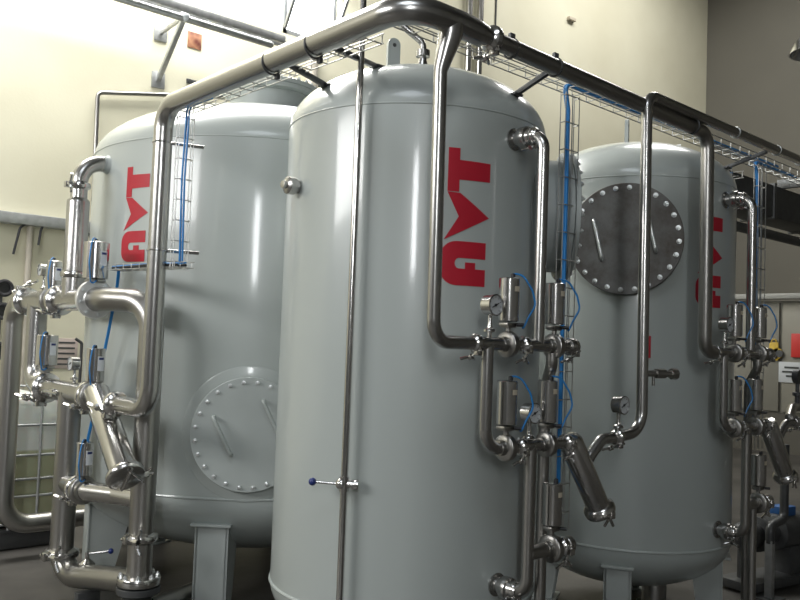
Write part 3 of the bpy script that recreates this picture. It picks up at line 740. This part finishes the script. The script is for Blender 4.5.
R90 = -PI / 2
def bigvalve(label, y, z, ra, h, gap, x=X1, rp=RB * .9, side=-1): return valve(label, (x, y, z), R90, rp, ra, h, gap, -1.32, big_label=True, tube_side=side, dk=1.5)
bigvalve('large steel actuator valve behind the bright flange at left, in front of the large tank', 1.875, ZU, .074, .225, .06)
bigvalve('steel actuator valve on the upper left manifold, in front of the cream wall', 2.57, ZU, .050, .20, .005)
bigvalve('steel actuator valve on the lower left manifold, beside the feed bend', 2.62, ZL, .068, .205, .085)
bigvalve('steel actuator valve directly above the largest slanted strainer', 1.80, ZL, .054, .20, .025)
bigvalve('low steel actuator valve on the curved cross pipe of the large tank', 1.86, .63, .048, .20, .03, X1 - .01, .056)
gauge('pressure gauge on the upper left manifold, seen edge-on against the wall', (X1, 2.76, ZU + .06), R90, 1.0, .09)
gauge('pressure gauge on the lower left manifold, between its two actuators', (X1, 2.12, ZL + .06), R90, 1.0, .06)

# ------------------------------------------------------------------ wire cable trays and blue tubing
def tray(name, label, p0, p1, side, up, w, d, step=.11, r=.0028, nl=3):
    """U-shaped wire mesh tray along p0-p1; side = width direction, up = open side"""
    p0 = V(p0); p1 = V(p1); s = V(side).normalized(); u = V(up).normalized(); L = (p1 - p0).length; dr = (p1 - p0).normalized()
    t = thing(name, label, 'cable tray', p0, group='wire mesh cable trays')
    g = G()
    for k in range(nl): q = s * (w * (k / (nl - 1) - .5)); g.cyl(p0 + q, p1 + q, r, seg=6)
    for sg in (-1, 1): q = s * (sg * w / 2) + u * d; g.cyl(p0 + q, p1 + q, r, seg=6)
    part('rail_wires', g, WIRE, t)
    n = int(L / step)
    for k in range(n + 1):
        c = p0 + dr * (k * step + .01)
        g = G(); g.tube([c - s * w / 2 + u * d, c - s * w / 2, c + s * w / 2, c + s * w / 2 + u * d], r, bend=.004, seg=6, bseg=2); part('cross_wire', g, WIRE, t)
    return t
tray('cable_tray', 'wire cable tray running behind the overhead pipe from the middle to the right tank', (-.78, -.71, 2.825), (4.0, -.66, 2.785), (0, 1, 0), (0, 0, 1), .11, .04, .12)
tray('cable_tray', 'wire cable tray running beside the overhead pipe towards the large tank', (-.80, -.60, 2.77), (-.80, .98, 2.77), (1, 0, 0), (0, 0, 1), .09, .04, .12)
tray('cable_tray', 'upright wire cable tray between the middle tank and the round flange', (.315, -.735, 2.78), (.315, -.735, .74), (1, 0, 0), (0, 1, 0), .105, .03, .13)
tray('cable_tray', 'upright wire cable tray hanging in front of the large tank, left', (-.80, .945, 2.74), (-.80, .945, 1.92), (1, 0, 0), (0, 1, 0), .085, .03, .11)
tray('cable_tray', 'short level wire cable tray from the left actuator to the header riser', (-.81, 1.74, 1.945), (-.79, .90, 1.93), (1, 0, 0), (0, 0, 1), .10, .03, .10)
tray('cable_tray', 'upright wire cable tray at the right edge of the right tank', (T3['x'] + .31, -.735, 2.78), (T3['x'] + .31, -.735, 1.0), (1, 0, 0), (0, 1, 0), .10, .03, .13)
tray('cable_tray', 'level wire cable tray leading away behind the right tank', (2.35, -.55, 2.74), (2.35, 1.3, 2.74), (1, 0, 0), (0, 0, 1), .15, .045, .12)
def cable(label, pts, r=.009, n=3, spread=.006, bend=.04):
    g = G()
    for k in range(n):
        o = V((spread * math.cos(k * 2.1), spread * math.sin(k * 2.1), spread * math.cos(k * 1.3) * .5)); g.tube([V(p) + o + V((0, 0, 0)) for p in pts], r, bend=bend, seg=8)
    return tag(part('air_hose', g, BLUE), label, 'hose', 'blue air hoses')
cable('blue hose bundle in the upright tray beside the middle tank', [(2.6, -.69, 2.825), (.298, -.70, 2.835), (.298, -.722, 2.70), (.298, -.722, .80)], .0075)
cable('blue hose hanging down the upright tray in front of the large tank', [(-.80, .70, 2.79), (-.805, .93, 2.79), (-.815, .93, 2.4), (-.805, .93, 1.96)], .0055, 2, .008)
cable('blue hose lying in the short level tray above the left flange', [(-.81, 1.76, 1.965), (-.80, 1.4, 1.962), (-.79, .93, 1.95)], .005, 2, .014)
g = G(); g.tube([(-.80, 1.70, 1.957), (-.775, 1.3, 1.957), (-.765, .95, 1.945)], .007, bend=.1, seg=8); g.tube([(-.84, 1.72, 1.957), (-.825, 1.2, 1.957), (-.815, .95, 1.945)], .006, bend=.1, seg=8)
tag(part('control_cable', g, BLACK), 'pair of black cables lying in the short level tray at left', 'cable')
cable('blue hose running down the upright tray by the right tank', [(T3['x'] + .9, -.69, 2.80), (T3['x'] + .275, -.70, 2.80), (T3['x'] + .275, -.722, 2.68), (T3['x'] + .275, -.722, 1.1)], .0065)
cable('blue hose in the level tray behind the right tank', [(2.36, -.5, 2.765), (2.36, 1.28, 2.765)], .008, 2)
cable('loose blue hose dropping behind the bright flange to the low left actuator', [(-.80, 1.72, 1.955), (-.77, 1.80, 1.86), (-.775, 1.88, 1.58), (-.775, 1.97, 1.33), (-.785, 2.03, 1.03), (-.80, 2.09, .80), (-.82, 2.05, .68)], .006, 2, .004, .1)

# ------------------------------------------------------------------ things along the long wall
# tray with brackets
t = thing('cable_ladder', 'bright wall-mounted cable ladder on slanted struts, high above the large tank', 'cable ladder', (.6, 4.0, 4.5))
g = G()
for y in (4.0, 4.42): g.box((.85, y, 4.62 + (0 if y < 4.2 else .13)), (2.75 if y > 4.2 else 1.9, .035, .075), bev=.006)
part('side_rail', g, GALV, t)
for k in range(7):
    x = -.0 + k * .29; g = G(); g.bar((x, 4.0, 4.63), (x, 4.42, 4.74), .03, .02); part('rung', g, GALV, t)
g = G(); g.cyl((-.3, 4.08, 4.55), (1.68, 4.08, 4.56), .034, seg=18); g.sphere((1.68, 4.08, 4.56), .034); part('conduit', g, GALV, t)
nd = V((.72, 4.08, 4.57))
for zz in (4.60, 4.12):
    g = G(); e = V((.80, WY - .01, zz)); g.bar(nd, e, .045, .045) if zz < 4.5 else g.bar(nd, e, .03, .03); st = part('strut', g, GALV, t)
    g = G(); g.box((.80, WY - .008, zz), (.14, .016, .16)); part('wall_plate', g, GALV, st)
g = G(); g.sphere(nd, .05); part('bracket_joint', g, WHITE, t)
g = G(); g.box((1.18, WY - .004, 4.628), (.155, .008, .168), bev=.001); tag(part('wall_notice', g, POSTER), 'small brown printed notice pinned high on the cream wall', 'notice')
g = G()
for dx in (-.03, .03): g.cyl((1.17 + dx, WY - .03, 4.19), (1.17 + dx, WY, 4.19), .02, seg=12)
g.box((1.17, WY - .006, 4.19), (.12, .012, .05)); tag(part('wall_clip', g, DARK), 'small dark two-stud clip on the wall below the notice', 'clip')
g = G(); g.tube([(.20, WY - .05, 2.6), (.18, WY - .05, 3.845), (2.0, WY - .05, 4.20)], .021, bend=.06, seg=14); tag(part('wall_pipe', g, STEELD), 'thin bent pipe on the wall behind the dome of the large tank', 'pipe')
g = G(); g.box((-1.1, WY - .06, 2.55), (2.6, .12, .10), bev=.008)
rl = thing('wall_trunking', 'grey cable trunking along the left wall with cable ends hanging from it', 'trunking', (-1.1, WY - .06, 2.5)); part('channel', g, GALV, rl)
for x, dx, L in ((-.42, -.09, .28), (-.27, -.03, .18), (.12, .08, .22)):
    g = G(); g.tube([(x, WY - .10, 2.51), (x + dx * .5, WY - .10, 2.47), (x + dx, WY - .10, 2.51 - L)], .011, bend=.05, seg=8); part('hanging_cable', g, BLACK, rl)
g = G(); g.tube([(-.36, WY - .04, 2.50), (-.36, WY - .04, 1.0)], .028, seg=14); tag(part('wall_pipe', g, RUST), 'pale upright plastic pipe on the wall under the trunking', 'pipe')
# paper on the wall
t = thing('wall_paper', 'pale sheet with dark text lines taped to the wall behind the left actuators', 'notice', (.02, WY - .006, 1.22))
g = G(); g.box((.02, WY - .004, 1.36), (.24, .006, .28), bev=.001); part('sheet', g, mat('aged_paper', (.50, .42, .38), .7), t)
for k in range(5):
    g = G(); g.box((.02, WY - .008, 1.46 - k * .05), (.19, .002, .016), bev=0); part('print_line', g, DARK, t)
g = G(); g.tube([(.16, WY - .05, .6), (.16, WY - .05, 1.46), (.10, WY - .05, 1.50)], .014, bend=.03, seg=10); tag(part('wall_hook', g, DARK), 'thin dark upright rod with a hooked top near the taped sheet', 'rod')
# dark hose connections at the left edge
t = thing('hose_rack', 'dark hose couplings on a wall rack at the far left edge', 'hose rack', (-.62, WY - .1, 1.5))
g = G(); g.box((-.62, WY - .04, 1.62), (.10, .08, .75)); part('back_plate', g, DARK, t)
for z in (1.92, 1.72, 1.38):
    g = G(); g.cyl((-.62, WY - .08, z), (-.60, WY - .22, z), .055, seg=14); g.torus((-.60, WY - .22, z), (0, 1, 0), .06, .018, 18, 8); part('coupling', g, BLACK, t)
# upright pipes / rods far along the wall
for x, r, nm, lb in ((5.2, .045, 'wall_pipe', 'bright upright pipe on the wall above the middle tank, left of a twin'), (5.42, .045, 'wall_pipe', 'upright pipe on the wall above the middle tank, right of its twin')):
    g = G(); g.cyl((x, WY - .07, .2), (x, WY - .07, 8.6), r, seg=16); tag(part(nm, g, STEEL), lb, 'pipe')
g = G(); g.cyl((5.80, WY - .012, 5.6), (5.80, WY - .012, 8.89), .012, seg=8); tag(part('conduit', g, DARK), 'thin dark conduit on the wall above the overhead pipe', 'conduit')
g = G(); g.cyl((2.62, WY - .08, 1.5), (2.62, WY - .08, 4.86), .075, seg=16); g.box((2.62, WY - .08, 4.87), (.2, .14, .03)); tag(part('wall_pipe', g, RUST), 'thick beige upright pipe under the bright window', 'pipe')
g = G(); g.box((7.53, WY - .03, 6.69), (.16, .06, .05)); tag(part('wall_peg', g, CREAMLAB), 'small lone peg high on the plain wall', 'peg')

# caged tote
tx0, tx1, ty0, ty1 = -1.58, -.36, 3.56, 4.56
t = thing('caged_tote', 'white plastic liquid tote in a galvanised cage, by the left wall', 'container', ((tx0 + tx1) / 2, (ty0 + ty1) / 2, FL))
g = G(); g.box(((tx0 + tx1) / 2, (ty0 + ty1) / 2, .56), (tx1 - tx0 - .06, ty1 - ty0 - .06, .98), bev=.05); part('bottle', g, TOTE, t)
g = G(); g.lathe([(.11, 1.04), (.11, 1.085), (.10, 1.095)], ((tx0 + tx1) / 2, (ty0 + ty1) / 2, 0), seg=24); part('lid', g, DARK, t)
g = G()
for k in range(3):
    y = ty0 + .08 + k * (ty1 - ty0 - .16) / 2; g.box(((tx0 + tx1) / 2, y, -.03), (tx1 - tx0, .12, .12))
g.box(((tx0 + tx1) / 2, (ty0 + ty1) / 2, .045), (tx1 - tx0, ty1 - ty0, .03)); part('pallet', g, DARK, t)
for z in (.10, .30, .43, .61, .84, 1.075):
    g = G(); g.tube([(tx0, ty0, z), (tx1, ty0, z), (tx1, ty1, z), (tx0, ty1, z), (tx0, ty0, z)], .0105, bend=.04, seg=10); part('cage_hoop', g, GALV, t)
for x in [tx0 + .0 + k * .203 for k in range(7)]:
    g = G(); g.cyl((x, ty0 - .014, .06), (x, ty0 - .014, 1.085), .010, seg=10); part('cage_upright', g, GALV, t)
for y in [ty0 + .2 + k * .2 for k in range(4)]:
    g = G(); g.cyl((tx1 + .014, y, .06), (tx1 + .014, y, 1.085), .010, seg=10); part('cage_upright', g, GALV, t)

# ------------------------------------------------------------------ right background
t = thing('control_cabinet', 'tall grey-beige control cabinet row with a pale top edge, beyond the right tank', 'cabinet', (5.3, .2, FL))
g = G()
for y in (.33,):
    pass
g.box((5.35, .0, 1.57), (.6, 2.9, 1.06), bev=.01); part('cabinet_body', g, CAB, t)
for y0, y1 in ((.345, 1.43), (-.62, .315), (-1.43, -.65)):
    g = G(); g.box((5.04, (y0 + y1) / 2, 1.57), (.03, y1 - y0, 1.02), bev=.006); part('door', g, CAB, t)
g = G(); g.box((5.0, .0, 2.135), (.10, 3.0, .05), bev=.006); part('top_trim', g, mat('trim_grey', (.26, .26, .24), .5), t)
for y in (1.35, .0, -1.35):
    for x in (5.12, 5.58):
        g = G(); g.box((x, y, (1.05 + FL) / 2), (.06, .06, 1.05 - FL)); part('leg', g, DARK, t)
t = thing('warning_sign', 'yellow padlock-shaped tag on the far cabinet door', 'sign', (5.01, .345, 1.60))
g = G(); g.box((5.012, .385 - .0, 1.62), (.012, .085, .17), bev=.004); g.cyl((5.006, .35, 1.60), (5.018, .35, 1.60), .05, seg=16); part('tag_plate', g, YEL, t)
g = G(); g.cyl((5.0, .33, 1.60), (5.006, .33, 1.60), .035, seg=16); part('knob', g, DARK, t); g = G(); g.tube([(5.012, .36, 1.7), (5.012, .385, 1.78), (5.012, .41, 1.7)], .007, bend=.02, seg=8); part('hook', g, YEL, t)
g = G(); g.box((5.012, .165, 1.68), (.01, .12, .22)); tag(part('warning_sign', g, REDS), 'red sign plate on the far cabinet door, cut by the right edge', 'sign')
t = thing('label_sheet', 'white label with dark print on the far cabinet door, under the red sign', 'label', (5.01, .24, 1.36))
g = G(); g.box((5.018, .22, 1.43), (.006, .24, .19), bev=.001); part('sheet', g, mat('grey_label_sheet', (.45, .47, .48), .6), t)
for z, wd in ((1.475, .13), (1.435, .17), (1.395, .10)):
    g = G(); g.box((5.012, .22, z), (.004, wd, .016), bev=0); part('print_line', g, DARK, t)

t = thing('air_duct', 'dark rectangular duct running high along the back beyond the right tank', 'duct', (8.2, .95, 3.0))
g = G(); g.box((8.25, .97, 3.21), (7.08, .34, .34), bev=.01); part('duct', g, DARK, t)
for x in (5.9, 7.1, 8.3, 9.5):
    g = G(); g.box((x, .97, 3.21), (.05, .38, .38), bev=.004); part('joint_flange', g, DARK, t)
g = G(); g.tube([(5.0, .85, 2.86), (EX, .85, 2.86)], .05, seg=14); tag(part('far_pipe', g, DARK), 'dark pipe running level just under the dark duct', 'pipe')
t = thing('strut_channel', 'perforated grey strut channel sticking out from the dark duct', 'channel', (6.1, .3, 3.3))
g = G(); g.box((6.1, .1, 3.42), (.05, 1.5, .10), bev=.004); part('channel', g, DARK, t)
for k in range(10):
    g = G(); g.box((6.073, .75 - k * .14, 3.40), (.004, .07, .022), bev=0); part('slot', g, BLACK, t)
t = thing('pendant_lamp', 'shiny dome-shaped pendant lamp cut by the right edge of the picture', 'lamp', (5.0, -.05, 4.35))
LC = (5.0, .02)
g = G(); g.lathe([(.05, .25), (.06, .20), (.13, .175), (.20, .10), (.24, .0), (.228, .0), (.19, .09), (.12, .16), (.04, .19)], (*LC, 4.38), seg=36); part('lamp_shade', g, LAMPAL, t)
g = G(); g.cyl((*LC, 4.62), (*LC, 4.70), .045, seg=18); g.cyl((*LC, 4.69), (*LC, CEIL), .008, seg=8); part('cord', g, DARK, t)
g = G(); g.sphere((*LC, 4.45), .07, 1.2); part('bulb', g, DIAL, t)

# pump set at the lower right
t = thing('pump', 'dark pump with a blue terminal box on the floor beyond the right tank', 'pump', (3.3, -.1, FL))
g = G(); c = V((3.02, -.28, .28)); ax = V((.6, -.10, 0)).normalized(); Mr = Matrix.Rotation(math.atan2(ax.y, ax.x), 3, 'Z')
g.lathe([(.04, -.02), (.085, .0), (.10, .03), (.10, .09), (.085, .11), (.085, .17), (.125, .18), (.125, .215), (.08, .23), (.08, .36)], c, ax, 30); part('pump_housing', g, DARK, t)
g = G(); m0 = c + ax * .36; g.lathe([(.08, 0), (.125, .02), (.13, .05), (.13, .34), (.11, .38)], m0, ax, 30); part('motor', g, DARK, t)
g = G(); g.box(m0 + ax * .14 + V((0, 0, .15)), (.16, .12, .07), Mr, .01); part('terminal_box', g, mat('blue_terminal_paint', (.02, .09, .26), .5), t, label='blue terminal box')
g = G(); g.box(c + ax * .33 + V((0, 0, -.33)), (.8, .28, .06), Mr); g.box(c + ax * .06 + V((0, 0, -.2)), (.05, .10, .24), Mr); g.box(c + ax * .55 + V((0, 0, -.21)), (.16, .18, .22), Mr); part('base_plate', g, DARK, t)
t = thing('valve_stand', 'dark steel upright post with a stub pipe beside the pump', 'post', (3.0, -.50, FL))
g = G(); g.box((3.0, -.50, .10), (.05, .05, .40)); part('post', g, GALV, t)
g = G(); g.box((3.0, -.50, FL + .006), (.16, .16, .012)); part('foot_plate', g, DARK, t)
g = G(); g.tube([(3.0, -.50, .28), (3.0, -.50, .40), (3.22, -.50, .42), (3.22, -.50, .95)], .03, bend=.06, seg=14); part('stub_pipe', g, DARK, t)
# perforated upright behind the right tank
t = thing('support_post', 'grey-brown perforated steel upright behind the right tank', 'post', (2.55, .22, FL))
g = G(); g.box((2.62, .18, .95), (.10, .05, 2.1)); part('post', g, RUST, t)
for k in range(12):
    g = G(); g.bar((2.61 - .02, .153, .05 + k * .15), (2.61 + .03, .153, .08 + k * .15), .018, .004, up=(0, 1, 0)); part('slot', g, BLACK, t)
# far manifold at the right edge
t = thing('far_manifold', 'dark gauge and pipe branch at the right edge in front of the cabinet', 'pipe', (3.1, -.62, 1.0))
g = G(); g.tube([(2.50, -.835, 1.195), (2.62, -.80, 1.25), (2.95, -.78, 1.25)], .028, bend=.06, seg=18); part('pipe', g, STEELD, t)
g = G(); g.lathe([(.016, 0), (.016, .05), (.03, .055), (.03, .075), (.012, .08), (.012, .14)], (2.72, -.79, 1.27), seg=16); g.lathe([(.045, -.02), (.048, .02)], (2.72, -.79, 1.45), (0, -1, 0), 24); part('gauge', g, DARK, t)
